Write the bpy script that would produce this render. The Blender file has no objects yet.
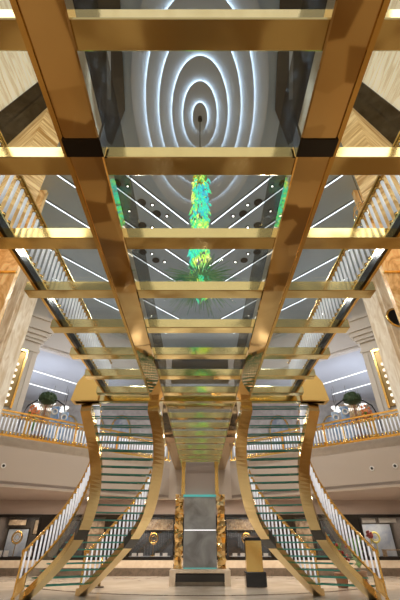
import bpy, bmesh, math, random
from mathutils import Vector, Matrix
random.seed(7)
sc = bpy.context.scene
COL = sc.collection
V = Vector
PI = math.pi
ORG = {}

# ------------------------------------------------------------------ materials
def nt(name):
    m = bpy.data.materials.new(name); m.use_nodes = True
    t = m.node_tree; t.nodes.clear()
    o = t.nodes.new('ShaderNodeOutputMaterial')
    return m, t, o
def node(t, typ, **k):
    n = t.nodes.new(typ)
    for a, v in k.items():
        if a in n.inputs: n.inputs[a].default_value = v
        else: setattr(n, a, v)
    return n
def rgb(c): return (c[0], c[1], c[2], 1)
def pbr(name, c, rough=.5, metal=0, c2=None, scale=4, bump=0, bscale=6, spec=.5, emit=0, coord='Object', stretch=(1,1,1), detail=4, contrast=(.35,.65)):
    m, t, o = nt(name)
    b = node(t, 'ShaderNodeBsdfPrincipled')
    b.inputs['Base Color'].default_value = rgb(c)
    b.inputs['Roughness'].default_value = rough
    b.inputs['Metallic'].default_value = metal
    b.inputs['Specular IOR Level'].default_value = spec
    tc = node(t, 'ShaderNodeTexCoord'); mp = node(t, 'ShaderNodeMapping')
    mp.inputs['Scale'].default_value = stretch
    t.links.new(tc.outputs[coord], mp.inputs[0])
    if c2:
        nz = node(t, 'ShaderNodeTexNoise'); nz.inputs['Scale'].default_value = scale; nz.inputs['Detail'].default_value = detail
        nz.inputs['Distortion'].default_value = .6
        t.links.new(mp.outputs[0], nz.inputs['Vector'])
        r = node(t, 'ShaderNodeValToRGB')
        r.color_ramp.elements[0].position = contrast[0]; r.color_ramp.elements[1].position = contrast[1]
        r.color_ramp.elements[0].color = rgb(c); r.color_ramp.elements[1].color = rgb(c2)
        t.links.new(nz.outputs['Fac'], r.inputs[0])
        t.links.new(r.outputs[0], b.inputs['Base Color'])
        if emit:
            t.links.new(r.outputs[0], b.inputs['Emission Color'])
    elif emit:
        b.inputs['Emission Color'].default_value = rgb(c)
    if emit: b.inputs['Emission Strength'].default_value = emit
    if bump:
        n2 = node(t, 'ShaderNodeTexNoise'); n2.inputs['Scale'].default_value = bscale; n2.inputs['Detail'].default_value = 1
        t.links.new(tc.outputs[coord], n2.inputs['Vector'])
        bp = node(t, 'ShaderNodeBump'); bp.inputs['Strength'].default_value = bump; bp.inputs['Distance'].default_value = .05
        t.links.new(n2.outputs['Fac'], bp.inputs['Height'])
        t.links.new(bp.outputs[0], b.inputs['Normal'])
    t.links.new(b.outputs[0], o.inputs[0])
    return m
def emis(name, c, s):
    m, t, o = nt(name)
    e = node(t, 'ShaderNodeEmission'); e.inputs[0].default_value = rgb(c); e.inputs[1].default_value = s
    t.links.new(e.outputs[0], o.inputs[0]); return m
def glass(name, tint, refl=(1,1,1), f0=.05, rough=0.0, bump=0, bscale=2, body=None, bodyfac=0, fmax=.9):
    """thin architectural glass: clear transmission mixed with a mirror reflection by viewing angle"""
    m, t, o = nt(name)
    tr = node(t, 'ShaderNodeBsdfTransparent'); tr.inputs[0].default_value = rgb(tint)
    gl = node(t, 'ShaderNodeBsdfGlossy'); gl.inputs['Color'].default_value = rgb(refl); gl.inputs['Roughness'].default_value = rough
    lw = node(t, 'ShaderNodeLayerWeight'); lw.inputs['Blend'].default_value = .5
    p = node(t, 'ShaderNodeMath', operation='POWER'); p.inputs[1].default_value = 4.0
    mu = node(t, 'ShaderNodeMath', operation='MULTIPLY_ADD'); mu.inputs[1].default_value = fmax - f0; mu.inputs[2].default_value = f0
    t.links.new(lw.outputs['Facing'], p.inputs[0]); t.links.new(p.outputs[0], mu.inputs[0])
    mx = node(t, 'ShaderNodeMixShader'); t.links.new(mu.outputs[0], mx.inputs[0])
    src = tr
    if body:
        df = node(t, 'ShaderNodeBsdfDiffuse'); df.inputs[0].default_value = rgb(body)
        m2 = node(t, 'ShaderNodeMixShader'); m2.inputs[0].default_value = bodyfac
        t.links.new(tr.outputs[0], m2.inputs[1]); t.links.new(df.outputs[0], m2.inputs[2]); src = m2
    t.links.new(src.outputs[0], mx.inputs[1]); t.links.new(gl.outputs[0], mx.inputs[2])
    if bump:
        tc = node(t, 'ShaderNodeTexCoord')
        n2 = node(t, 'ShaderNodeTexNoise'); n2.inputs['Scale'].default_value = bscale; n2.inputs['Detail'].default_value = 1
        t.links.new(tc.outputs['Object'], n2.inputs['Vector'])
        bp = node(t, 'ShaderNodeBump'); bp.inputs['Strength'].default_value = bump; bp.inputs['Distance'].default_value = .05
        t.links.new(n2.outputs['Fac'], bp.inputs['Height']); t.links.new(bp.outputs[0], gl.inputs['Normal'])
    t.links.new(mx.outputs[0], o.inputs[0]); return m

def floor_mat():
    m, t, o = nt('floor_marble')
    b = node(t, 'ShaderNodeBsdfPrincipled'); b.inputs['Roughness'].default_value = .12
    tc = node(t, 'ShaderNodeTexCoord')
    vo = node(t, 'ShaderNodeTexVoronoi'); vo.inputs['Scale'].default_value = 1.5; vo.inputs['Randomness'].default_value = .35
    t.links.new(tc.outputs['Object'], vo.inputs['Vector'])
    sep = node(t, 'ShaderNodeSeparateColor'); t.links.new(vo.outputs['Color'], sep.inputs[0])
    r = node(t, 'ShaderNodeValToRGB')
    r.color_ramp.interpolation = 'CONSTANT'
    cols = [(0, (.23,.13,.055)), (.3, (.56,.40,.24)), (.55, (.28,.17,.08)), (.75, (.46,.32,.18))]
    while len(r.color_ramp.elements) < 4: r.color_ramp.elements.new(.5)
    for e, (p, c) in zip(r.color_ramp.elements, cols): e.position = p; e.color = rgb(c)
    t.links.new(sep.outputs[0], r.inputs[0])
    # plain pale marble further into the hall, patterned medallion under the bridge
    nz = node(t, 'ShaderNodeTexNoise'); nz.inputs['Scale'].default_value = .8; nz.inputs['Detail'].default_value = 6; nz.inputs['Distortion'].default_value = 1.2
    t.links.new(tc.outputs['Object'], nz.inputs['Vector'])
    r2 = node(t, 'ShaderNodeValToRGB'); r2.color_ramp.elements[0].color = rgb((.62,.53,.43)); r2.color_ramp.elements[1].color = rgb((.76,.69,.59))
    r2.color_ramp.elements[0].position = .35; r2.color_ramp.elements[1].position = .65
    t.links.new(nz.outputs['Fac'], r2.inputs[0])
    sx = node(t, 'ShaderNodeSeparateXYZ'); t.links.new(tc.outputs['Object'], sx.inputs[0])
    gt = node(t, 'ShaderNodeMath', operation='GREATER_THAN'); gt.inputs[1].default_value = 9.5
    t.links.new(sx.outputs['Y'], gt.inputs[0])
    mx = node(t, 'ShaderNodeMix', data_type='RGBA')
    t.links.new(gt.outputs[0], mx.inputs['Factor']); t.links.new(r.outputs[0], mx.inputs['A']); t.links.new(r2.outputs[0], mx.inputs['B'])
    t.links.new(mx.outputs['Result'], b.inputs['Base Color'])
    t.links.new(b.outputs[0], o.inputs[0]); return m

def onyx(name, dark, light, emit, rot=0, scale=1.6, stretch=(6,6,.6), distortion=1.2):
    m, t, o = nt(name)
    b = node(t, 'ShaderNodeBsdfPrincipled'); b.inputs['Roughness'].default_value = .25
    tc = node(t, 'ShaderNodeTexCoord'); mp = node(t, 'ShaderNodeMapping')
    mp.inputs['Scale'].default_value = stretch; mp.inputs['Rotation'].default_value = (0, 0, rot)
    t.links.new(tc.outputs['Object'], mp.inputs[0])
    nz = node(t, 'ShaderNodeTexNoise'); nz.inputs['Scale'].default_value = scale; nz.inputs['Detail'].default_value = 5; nz.inputs['Distortion'].default_value = distortion
    t.links.new(mp.outputs[0], nz.inputs['Vector'])
    r = node(t, 'ShaderNodeValToRGB')
    r.color_ramp.elements[0].position = .36; r.color_ramp.elements[1].position = .62
    r.color_ramp.elements[0].color = rgb(dark); r.color_ramp.elements[1].color = rgb(light)
    t.links.new(nz.outputs['Fac'], r.inputs[0])
    t.links.new(r.outputs[0], b.inputs['Base Color']); t.links.new(r.outputs[0], b.inputs['Emission Color'])
    b.inputs['Emission Strength'].default_value = emit
    t.links.new(b.outputs[0], o.inputs[0]); return m

def rodmat():
    m, t, o = nt('crystal_rod')
    d = node(t, 'ShaderNodeBsdfDiffuse'); d.inputs[0].default_value = (.95,.96,1,1)
    tl = node(t, 'ShaderNodeBsdfTranslucent'); tl.inputs[0].default_value = (.95,.97,1,1)
    g = node(t, 'ShaderNodeBsdfGlossy'); g.inputs['Roughness'].default_value = .08
    a = node(t, 'ShaderNodeMixShader'); a.inputs[0].default_value = .45
    b = node(t, 'ShaderNodeMixShader'); b.inputs[0].default_value = .12
    t.links.new(d.outputs[0], a.inputs[1]); t.links.new(tl.outputs[0], a.inputs[2])
    t.links.new(a.outputs[0], b.inputs[1]); t.links.new(g.outputs[0], b.inputs[2]); # a soft even emission added over the whole rod
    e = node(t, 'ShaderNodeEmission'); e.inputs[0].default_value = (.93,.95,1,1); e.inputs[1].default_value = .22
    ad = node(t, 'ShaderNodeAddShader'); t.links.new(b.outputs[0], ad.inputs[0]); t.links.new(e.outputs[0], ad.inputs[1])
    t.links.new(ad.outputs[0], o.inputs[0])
    return m
def chandelier_mat():
    m, t, o = nt('coloured_glass')
    tc = node(t, 'ShaderNodeTexCoord')
    nz = node(t, 'ShaderNodeTexNoise'); nz.inputs['Scale'].default_value = 3.2; nz.inputs['Detail'].default_value = 3
    t.links.new(tc.outputs['Object'], nz.inputs['Vector'])
    r = node(t, 'ShaderNodeValToRGB')
    els = [(.30,(.05,.40,.60)),(.42,(.06,.70,.60)),(.52,(.10,.70,.25)),(.58,(.60,.80,.10)),(.68,(.95,.92,.35))]
    while len(r.color_ramp.elements) < 5: r.color_ramp.elements.new(.5)
    for e, (p, c) in zip(r.color_ramp.elements, els): e.position = p; e.color = rgb(c)
    t.links.new(nz.outputs['Fac'], r.inputs[0])
    b = node(t, 'ShaderNodeBsdfPrincipled'); b.inputs['Roughness'].default_value = .1
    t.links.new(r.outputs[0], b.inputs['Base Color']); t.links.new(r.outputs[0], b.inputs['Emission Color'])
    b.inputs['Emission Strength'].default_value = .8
    t.links.new(b.outputs[0], o.inputs[0]); return m

M = dict(
    gold=pbr('gold_mirror', (.72,.51,.23), .045, 1, bump=.10, bscale=1.3),
    goldbeam=pbr('gold_beam', (.80,.65,.31), .13, 1, bump=.32, bscale=2.0),
    goldsat=pbr('gold_satin', (.85,.56,.18), .22, 1),
    goldblock=pbr('gold_block', (.95,.66,.22), .40, .55),
    bronze=pbr('bronze_plate', (.30,.21,.09), .3, .8),
    goldpale=pbr('gold_pale', (.78,.60,.31), .16, 1, bump=.05, bscale=3),
    blackgloss=pbr('black_gloss', (.012,.010,.009), .12),
    blackmatt=pbr('black_matt', (.02,.018,.016), .5),
    blackmarble=pbr('black_marble', (.018,.018,.017), .15, c2=(.06,.06,.055), scale=3),
    deck=glass('deck_glass', (.94,.97,.975), (.80,.86,.9), f0=.04, bump=.06, bscale=1.2),
    fin=glass('fin_glass', (.60,.60,.58), (.5,.49,.47), fmax=.16, f0=.04, bump=.35, bscale=1.6),
    tread=glass('tread_glass', (.97,.99,.985), (1,1,1), f0=.04, fmax=.55),
    pane=glass('pane_glass', (.93,.93,.93), (1,1,1), f0=.04),
    edge=pbr('green_glass_edge', (.08,.36,.29), .15, emit=0),
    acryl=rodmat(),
    white=pbr('white_paint', (.62,.60,.60), .5),
    cream=pbr('cream_plaster', (.66,.61,.54), .5),
    galceil=pbr('gallery_ceiling_paint', (.50,.55,.66), .45),
    gallwall=pbr('gallery_wall', (.36,.34,.33), .5, c2=(.48,.46,.44), scale=3),
    archfill=pbr('arch_infill', (.20,.24,.30), .3, c2=(.40,.42,.45), scale=3),
    ceil=pbr('grey_ceiling', (.40,.52,.67), .45),
    ceil2=pbr('oval_ceiling', (.52,.60,.69), .45),
    darkpanel=pbr('charcoal_panel', (.055,.055,.055), .35),
    fascia=pbr('beige_fascia', (.54,.46,.39), .45),
    taupe=pbr('taupe_wall', (.36,.285,.25), .5),
    stone=pbr('beige_stone', (.60,.49,.37), .3, c2=(.68,.58,.46), scale=5),
    skirt=pbr('dark_skirting', (.10,.075,.055), .3, c2=(.16,.12,.09), scale=8),
    led=emis('white_led', (.92,.96,1), 2.6),
    ledsoft=emis('cove_led', (.88,.94,1), 9.0),
    warmlamp=emis('warm_lamp', (1,.90,.74), 1.5),
    disc=emis('disc_lamp', (1,.97,.92), 1.6),
    spot=emis('spot_lamp', (1,.95,.85), 9),
    screen=pbr('dim_mirror_panel', (.24,.23,.22), .28, 1, c2=(.42,.42,.41), scale=1.5),
    onyxcream=onyx('lit_cream_onyx', (.72,.60,.38), (.95,.88,.66), .55, stretch=(7,.7,1)),
    onyxcolumn=onyx('lit_column_onyx', (.55,.43,.28), (.74,.66,.52), .22, stretch=(2,2,.7)),
    glowpale=onyx('pale_glow_panel', (.80,.74,.62), (.95,.92,.84), .8, stretch=(2,.7,1)),
    onyxamber=onyx('lit_amber_onyx', (.55,.30,.10), (.88,.62,.30), .32, scale=.9, stretch=(2.5,2.5,1.2), distortion=3.0),
    onyxband=onyx('lit_banded_onyx', (.50,.25,.07), (.95,.66,.30), .5, scale=1.3, stretch=(.5,.5,7)),
    chand=chandelier_mat(),
    cable=pbr('dark_cable', (.03,.03,.03), .4),
    leaf=pbr('leaf_green', (.07,.24,.05), .5, c2=(.22,.42,.09), scale=6),
    leafdark=pbr('dark_leaf', (.015,.04,.015), .6, c2=(.05,.09,.03), scale=20),
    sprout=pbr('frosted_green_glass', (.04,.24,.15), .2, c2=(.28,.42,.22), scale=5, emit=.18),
    orange=pbr('orange_petal', (.80,.28,.10), .5),
    red=pbr('red_petal', (.35,.02,.02), .5),
    yellow=pbr('yellow_ring', (.75,.62,.12), .3),
    blue=pbr('blue_panel', (.12,.28,.58), .35, c2=(.6,.72,.85), scale=4),
    pot=pbr('terracotta_pot', (.30,.15,.08), .6),
    shopback=pbr('shop_back_wall', (.09,.07,.06), .4, c2=(.15,.12,.10), scale=2),
    shopdark=pbr('shop_dark_wall', (.035,.035,.04), .3, c2=(.08,.08,.09), scale=2),
    shopblue=pbr('shop_display_wall', (.28,.32,.40), .4, c2=(.48,.50,.54), scale=2),
    paper=pbr('white_card', (.82,.80,.78), .5),
    artwork=pbr('brown_artwork', (.22,.13,.07), .5, c2=(.50,.36,.22), scale=7),
    teal=pbr('teal_glass', (.10,.45,.45), .1, emit=.35),
    floor=floor_mat(),
    inlay=pbr('dark_floor_inlay', (.13,.08,.05), .15),
    hallwall=pbr('hall_wall', (.55,.46,.36), .5),
)

# ------------------------------------------------------------------ mesh helpers
def B(): return bmesh.new()
def box(bm, x0, x1, y0, y1, z0, z1, mat=None):
    vs = [bm.verts.new((x, y, z)) for z in (z0, z1) for y in (y0, y1) for x in (x0, x1)]
    if mat is not None:
        for v in vs: v.co = mat @ v.co
    fs = [(0,1,3,2),(4,6,7,5),(0,4,5,1),(2,3,7,6),(0,2,6,4),(1,5,7,3)]
    return [bm.faces.new([vs[i] for i in f]) for f in fs]
def bev(bm, w, seg=1):
    bmesh.ops.bevel(bm, geom=list(bm.edges), offset=w, segments=seg, affect='EDGES', profile=.7)
def sweep(bm, pts, w, h, dz=0):
    """rectangular section, width w horizontal, height h vertical, along pts"""
    rings = []
    n = len(pts)
    for i, p in enumerate(pts):
        d = V(pts[min(i+1, n-1)]) - V(pts[max(i-1, 0)]); d.z = 0; d.normalize()
        s = V((-d.y, d.x, 0)) * (w/2)
        p = V(p) + V((0, 0, dz))
        rings.append([bm.verts.new(p + s + V((0,0,-h/2))), bm.verts.new(p - s + V((0,0,-h/2))), bm.verts.new(p - s + V((0,0,h/2))), bm.verts.new(p + s + V((0,0,h/2)))])
    for a, b in zip(rings, rings[1:]):
        for k in range(4): bm.faces.new((a[k], a[(k+1)%4], b[(k+1)%4], b[k]))
    bm.faces.new(rings[0][::-1]); bm.faces.new(rings[-1])
def tube(bm, pts, r, n=8, caps=True):
    pts = [V(p) for p in pts]; rings = []
    for i, p in enumerate(pts):
        d = (pts[min(i+1, len(pts)-1)] - pts[max(i-1, 0)]).normalized()
        up = V((0,0,1)) if abs(d.z) < .9 else V((1,0,0))
        a = d.cross(up).normalized(); b = d.cross(a)
        rr = r[i] if isinstance(r, (list, tuple)) else r
        rings.append([bm.verts.new(p + (a*math.cos(2*PI*k/n) + b*math.sin(2*PI*k/n))*rr) for k in range(n)])
    for u, w in zip(rings, rings[1:]):
        for k in range(n): bm.faces.new((u[k], u[(k+1)%n], w[(k+1)%n], w[k]))
    if caps:
        bm.faces.new(rings[0][::-1]); bm.faces.new(rings[-1])
def lathe(bm, prof, n=16, c=(0,0,0), sx=1, sy=1):
    c = V(c); rings = []
    for r, z in prof:
        rings.append([bm.verts.new(c + V((r*sx*math.cos(2*PI*k/n), r*sy*math.sin(2*PI*k/n), z))) for k in range(n)])
    for u, w in zip(rings, rings[1:]):
        for k in range(n): bm.faces.new((u[k], u[(k+1)%n], w[(k+1)%n], w[k]))
    bm.faces.new(rings[0][::-1]); bm.faces.new(rings[-1])
def prism(bm, poly, z0, z1):
    lo = [bm.verts.new((x, y, z0)) for x, y in poly]; hi = [bm.verts.new((x, y, z1)) for x, y in poly]
    bm.faces.new(lo[::-1]); bm.faces.new(hi)
    n = len(poly)
    for k in range(n): bm.faces.new((lo[k], lo[(k+1)%n], hi[(k+1)%n], hi[k]))
def torus(bm, c, R, r, axis='Y', n=28, k=8, sz=1):
    pts = []
    for i in range(n):
        a = 2*PI*i/n
        e = (math.cos(a)*R, math.sin(a)*R*sz)
        pts.append(V(c) + (V((e[0], 0, e[1])) if axis == 'Y' else V((e[0], e[1], 0))))
    rings = []
    for i, p in enumerate(pts):
        out = (p - V(c)).normalized(); ax = V((0,1,0)) if axis == 'Y' else V((0,0,1))
        rings.append([bm.verts.new(p + (out*math.cos(2*PI*j/k) + ax*math.sin(2*PI*j/k))*r) for j in range(k)])
    for i in range(n):
        u, w = rings[i], rings[(i+1) % n]
        for j in range(k): bm.faces.new((u[j], u[(j+1)%k], w[(j+1)%k], w[j]))
def ball(bm, c, r, seg=10, sz=1, sx=1):
    m = Matrix.Translation(c) @ Matrix.Diagonal((r*sx, r*sx, r*sz, 1))
    bmesh.ops.create_uvsphere(bm, u_segments=seg, v_segments=max(6, seg*2//3), radius=1, matrix=m)

def obj(name, bm, mats, parent=None, smooth=False, org=None):
    bmesh.ops.recalc_face_normals(bm, faces=bm.faces)
    me = bpy.data.meshes.new(name)
    o0 = V(org) if org is not None else (ORG.get(parent.name, V((0,0,0))) if parent else V((0,0,0)))
    bm.to_mesh(me); bm.free()
    me.transform(Matrix.Translation(-o0))
    if not isinstance(mats, (list, tuple)): mats = [mats]
    for m in mats: me.materials.append(M[m])
    if smooth:
        for p in me.polygons: p.use_smooth = True
    o = bpy.data.objects.new(name, me); COL.objects.link(o)
    if parent:
        o.parent = parent; ORG[o.name] = o0
        if org is not None: o.location = o0 - ORG[parent.name]
    else:
        o.location = o0; ORG[o.name] = o0
    return o
def inst(src, name, loc, parent):
    """copy of a part and its sub-parts, placed at world loc under parent"""
    c = src.copy(); COL.objects.link(c); c.parent = parent; c.location = V(loc) - ORG[parent.name]
    ORG[c.name] = V(loc)
    for ch in KIDS.get(src.name, []):
        d = ch.copy(); COL.objects.link(d); d.parent = c
    return c
KIDS = {}
def tag(o, label, cat, group=None, kind=None):
    o['label'] = label; o['category'] = cat
    if group: o['group'] = group
    if kind: o['kind'] = kind
    return o
def thing(name, loc, label, cat, group=None):
    o = bpy.data.objects.new(name, None); COL.objects.link(o); o.empty_display_size = .2
    o.location = loc; ORG[o.name] = V(loc)
    return tag(o, label, cat, group)
def struct(name, bm, mats, label, cat, parent=None):
    o = obj(name, bm, mats, parent)
    o['kind'] = 'structure'; o['label'] = label; o['category'] = cat
    return o
SIDE = {-1: 'left', 1: 'right'}

# ------------------------------------------------------------------ the setting
ZC = 10.8            # atrium ceiling
ZG = 4.4             # gallery floor
A, Bq = V((-7.3, 13.2)), V((-1.4, 18.4))
g = (Bq - A).normalized(); nrm = V((-g.y, g.x))       # along the gallery edge / away from the atrium
Aext = A - g*3.4
def gp(t, off=0, s=-1):
    p = Aext + g*t + nrm*off
    return V((p.x*(-s), p.y))
GL = (Bq - Aext).length

bm = B(); box(bm, -13, 13, -8, 23, -.3, 0)
struct('floor', bm, 'floor', 'polished beige marble floor of the atrium', 'floor')
bm = B(); box(bm, -13, 13, -8, 23, ZC, ZC+.2)
struct('ceiling', bm, 'ceil', 'grey atrium ceiling above the glass bridge', 'ceiling')
bm = B(); box(bm, -13.2, -13, -8, 23, 0, ZC); struct('wall_left', bm, 'hallwall', 'beige side wall of the hall at left', 'wall')
bm = B(); box(bm, 13, 13.2, -8, 23, 0, ZC); struct('wall_right', bm, 'hallwall', 'beige side wall of the hall at right', 'wall')
bm = B(); box(bm, -13, 13, 22, 22.3, 2.9, ZC)
struct('wall_back', bm, 'gallwall', 'taupe grey back wall of the upper gallery', 'wall')
# gallery slab and fascia
bm = B()
poly = [tuple(gp(0)), tuple(Bq), (-Bq.x, Bq.y), (-gp(0).x, gp(0).y), (12.9, gp(0).y), (12.9, 22), (-12.9, 22), (-12.9, gp(0).y)]
prism(bm, poly, 4.1, ZG)
struct('floor_gallery', bm, 'stone', 'gallery floor slab one storey up', 'floor')
bm = B(); prism(bm, poly, 2.9, 3.0)
struct('ceiling_lower', bm, 'taupe', 'taupe soffit under the gallery', 'ceiling')
for s in (-1, 1):
    bm = B()
    p0, p1 = gp(0, 0, s), gp(GL, 0, s); q1, q0 = gp(GL, .12, s), gp(0, .12, s)
    prism(bm, [tuple(p0), tuple(p1), tuple(q1), tuple(q0)], 2.82, ZG+.02)
    struct('trim_%d' % (1 if s < 0 else 2), bm, 'fascia', 'smooth beige fascia under the %s gallery railing' % SIDE[s], 'fascia')
bm = B(); box(bm, -1.45, 1.45, 18.36, 18.5, 2.82, ZG+.02)
struct('trim_3', bm, 'fascia', 'short beige fascia where the bridge meets the gallery', 'fascia')
# gallery ceiling and bulkhead (set back from the railing)
bm = B()
pp = [gp(0, .9), gp(GL+.5, .9)]
poly2 = [tuple(pp[0]), tuple(pp[1]), (-pp[1].x, pp[1].y), (-pp[0].x, pp[0].y), (12.9, pp[0].y), (12.9, 22), (-12.9, 22), (-12.9, pp[0].y)]
prism(bm, poly2, 8.6, 8.7)
struct('ceiling_gallery', bm, 'galceil', 'pale blue-grey ceiling of the upper gallery', 'ceiling')
for s in (-1, 1):
    bm = B()
    a0, a1, b1, b0 = gp(0, .85, s), gp(GL+.4, .85, s), gp(GL+.4, 1.1, s), gp(0, 1.1, s)
    prism(bm, [tuple(a0), tuple(a1), tuple(b1), tuple(b0)], 8.5, ZC)
    for zz, ov in ((10.62, .10), (10.45, .05), (8.62, .06)):
        c0, c1 = gp(0, .85-ov, s), gp(GL+.4, .85-ov, s)
        prism(bm, [tuple(c0), tuple(c1), tuple(a1), tuple(a0)], zz, zz+.14)
    struct('trim_%d' % (4 if s < 0 else 5), bm, 'white', 'white cornice above the %s gallery opening' % SIDE[s], 'cornice')

# pilasters with capitals, piers
def rotbox(bm, c, ang, x0, x1, y0, y1, z0, z1):
    box(bm, x0, x1, y0, y1, z0, z1, Matrix.Translation((c[0], c[1], 0)) @ Matrix.Rotation(ang, 4, 'Z'))
for s in (-1, 1):
    ang = math.atan2(g.y, g.x)*(-s)
    # fluted white pilaster standing behind the railing; local +x runs toward the bridge
    c = V((-7.1*(-s), 14.05))
    bm = B(); k = -s
    def rb(x0, x1, y0, y1, z0, z1): rotbox(bm, c, ang, min(x0*k, x1*k), max(x0*k, x1*k), y0, y1, z0, z1)
    rb(-2.0, 0, 0, .5, ZG, ZC)
    rb(-2.06, .06, -.05, .5, ZG, ZG+.35)
    for i, (ov, z0, z1) in enumerate(((.05, 8.05, 8.18), (.10, 8.5, 8.62), (.17, 8.62, 8.8), (.26, 8.8, 9.0), (.34, 9.0, 9.5), (.42, 9.5, 9.66))):
        rb(-2.0-ov, ov, -ov, .5, z0, z1)
    rb(-.22, -.16, -.03, .02, ZG+.5, 8.0); rb(-1.84, -1.78, -.03, .02, ZG+.5, 8.0)
    struct('trim_%d' % (6 if s < 0 else 7), bm, 'cream', 'white pilaster with stepped capital behind the %s gallery railing' % SIDE[s], 'pilaster')
    # wall sconce grille on it
    def wp(lx, ly, z):
        v = Matrix.Rotation(ang, 4, 'Z') @ V((lx*k, ly, 0)); return V((c.x+v.x, c.y+v.y, z))
    t = thing('wall_sconce', wp(-1.0, -.03, 5.6), 'tall gold wall lamp with two rows of small bulbs on the %s white pilaster' % SIDE[s], 'lamp')
    bm = B()
    def rb2(x0, x1, y0, y1, z0, z1): rotbox(bm, c, ang, min(x0*k, x1*k), max(x0*k, x1*k), y0, y1, z0, z1)
    rb2(-1.55, -.45, -.05, 0, 5.6, 7.95)
    obj('back_plate', bm, 'bronze', t)
    bm = B(); rb2(-1.09, -.91, -.14, -.05, 5.6, 7.5); obj('centre_bar', bm, 'goldpale', t)
    bm = B(); 
    for e in ((-1.6,-1.52,5.55,8.0),(-.48,-.40,5.55,8.0)): rb2(e[0], e[1], -.1, 0, e[2], e[3])
    rb2(-1.6, -.4, -.1, 0, 7.93, 8.02); obj('frame', bm, 'goldsat', t)
    for i in range(7):
        for lx in (-1.32, -.68):
            bm = B(); ball(bm, wp(lx, -.11, 5.75+i*.26), .065, 8); obj('bulb', bm, 'warmlamp', t, True)
    # near cream column
    bm = B()
    box(bm, *sorted((-6.72*(-s), -8.0*(-s))), 11.0, 12.0, 0, ZC)
    for i in range(4):
        x = -6.86-.3*i
        box(bm, *sorted((x*(-s), (x-.10)*(-s))), 10.94, 11.0, 5.0, 10.2)
    struct('trim_%d' % (8 if s < 0 else 9), bm, 'onyxcolumn', 'tall lit cream onyx column beside the %s end of the gallery' % SIDE[s], 'column')
    # amber onyx pier
    bm = B(); box(bm, *sorted((-5.03*(-s), -8.6*(-s))), 7.52, 7.66, 0, ZC)
    p = struct('trim_%d' % (10 if s < 0 else 11), bm, 'onyxamber', 'backlit amber onyx pier beyond the %s railing of the bridge' % SIDE[s], 'pier')
    bm = B()
    for zz in (5.1, 7.3, 8.9): box(bm, *sorted((-5.0*(-s), -8.65*(-s))), 7.45, 7.53, zz, zz+.05)
    obj('band', bm, 'goldsat', p)
    # nearest pier, turned to face the viewer
    d = V((-.823, .568)); P0 = V((-3.95, 4.75)); nn = V((.568, .823))
    q = [P0, P0 + d*5, P0 + d*5 + nn*.55, P0 + nn*.55]
    bm = B(); prism(bm, [(v.x*(-s), v.y) for v in q], 7.0, ZC)
    struct('trim_%d' % (12 if s < 0 else 13), bm, 'onyxband', 'backlit banded onyx bulkhead hanging at upper %s' % SIDE[s], 'bulkhead')
    # black marble ceiling band in front of it and lit cream onyx ceiling beyond
    q = [P0 - d*.7, P0 + d*5, P0 + d*5 - nn*.97, P0 - d*.7 - nn*.48]
    bm = B(); prism(bm, [(v.x*(-s), v.y) for v in q], ZC-.1, ZC)
    q2 = [P0 - d*.7 - nn*.20, P0 + d*5 - nn*.42, P0 + d*5 - nn*.50, P0 - d*.7 - nn*.26]
    prism(bm, [(v.x*(-s), v.y) for v in q2], ZC-.16, ZC-.1)
    struct('trim_%d' % (14 if s < 0 else 15), bm, 'blackmarble', 'black marble ceiling band at upper %s' % SIDE[s], 'ceiling band')
    q = [P0 - d*.7 - nn*.48, P0 + d*5 - nn*.97, V((-9.5, -4)), V((-3.3, -4)), V((-3.3, 3.9))]
    bm = B(); prism(bm, [(v.x*(-s), v.y) for v in q], ZC-.06, ZC)
    struct('ceiling_panel_%d' % (1 if s < 0 else 2), bm, 'onyxcream', 'backlit cream onyx ceiling at upper %s corner' % SIDE[s], 'ceiling panel')
    # charcoal ceiling coffers beside the oval feature
    bm = B(); prism(bm, [(x*(-s), y) for x, y in ((-1.62, 2.0), (-2.0, 4.9), (-2.55, 5.9), (-3.2, 5.3), (-3.2, -2), (-1.3, -2))], ZC-.05, ZC)
    t = struct('trim_%d' % (16 if s < 0 else 17), bm, 'darkpanel', 'charcoal ceiling panel %s of the oval rings' % SIDE[s], 'ceiling panel')
    bm = B()
    for (a, b) in (((-1.75, 3.5), (-2.5, 3.15)), ((-2.1, 3.35), (-2.35, 4.6)), ((-1.7, 1.6), (-2.6, 1.3))):
        sweep(bm, [(a[0]*(-s), a[1], ZC-.07), (b[0]*(-s), b[1], ZC-.07)], .09, .04)
    obj('strip', bm, 'ceil2', t)

bm = B(); box(bm, -3.2, 3.2, -7.9, 1.2, ZC-.06, ZC)  # glowing panel out of view, added so the gold beam faces reflect brightness
struct('ceiling_panel_3', bm, 'glowpale', 'unseen glowing pale ceiling panel added to brighten the near end of the bridge', 'ceiling panel')
# ground-floor shop front wall
YW = 19.5
bm = B(); box(bm, -13, 13, YW, YW+.25, 2.3, 2.9); struct('trim_18', bm, 'taupe', 'taupe wall band above the shop windows', 'wall band')
bm = B(); box(bm, -13, 13, YW-.04, YW+.25, .28, .56); struct('trim_19', bm, 'stone', 'beige stone sill band under the shop windows', 'sill band')
bm = B(); box(bm, -13, 13, YW-.06, YW+.25, 0, .28); struct('baseboard_back', bm, 'skirt', 'dark stone skirting along the shop fronts', 'skirting')
wins = [(-9.6, -7.45), (-6.95, -4.35), (-3.6, -1.15), (1.15, 3.6), (4.35, 6.95), (7.45, 9.6)]
edges = [-13] + [e for w in wins for e in w] + [13]
bm = B()
for a, b in zip(edges[0::2], edges[1::2]):
    box(bm, a, b, YW-.02, YW+.25, .56, 2.3)
struct('wall_shopfront', bm, 'blackgloss', 'glossy black piers between the shop windows', 'wall')
bm = B(); box(bm, -13, 13, YW+1.5, YW+1.6, 0, 2.9); struct('wall_shop', bm, 'shopback', 'brown back wall inside the shop windows', 'wall')
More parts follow.
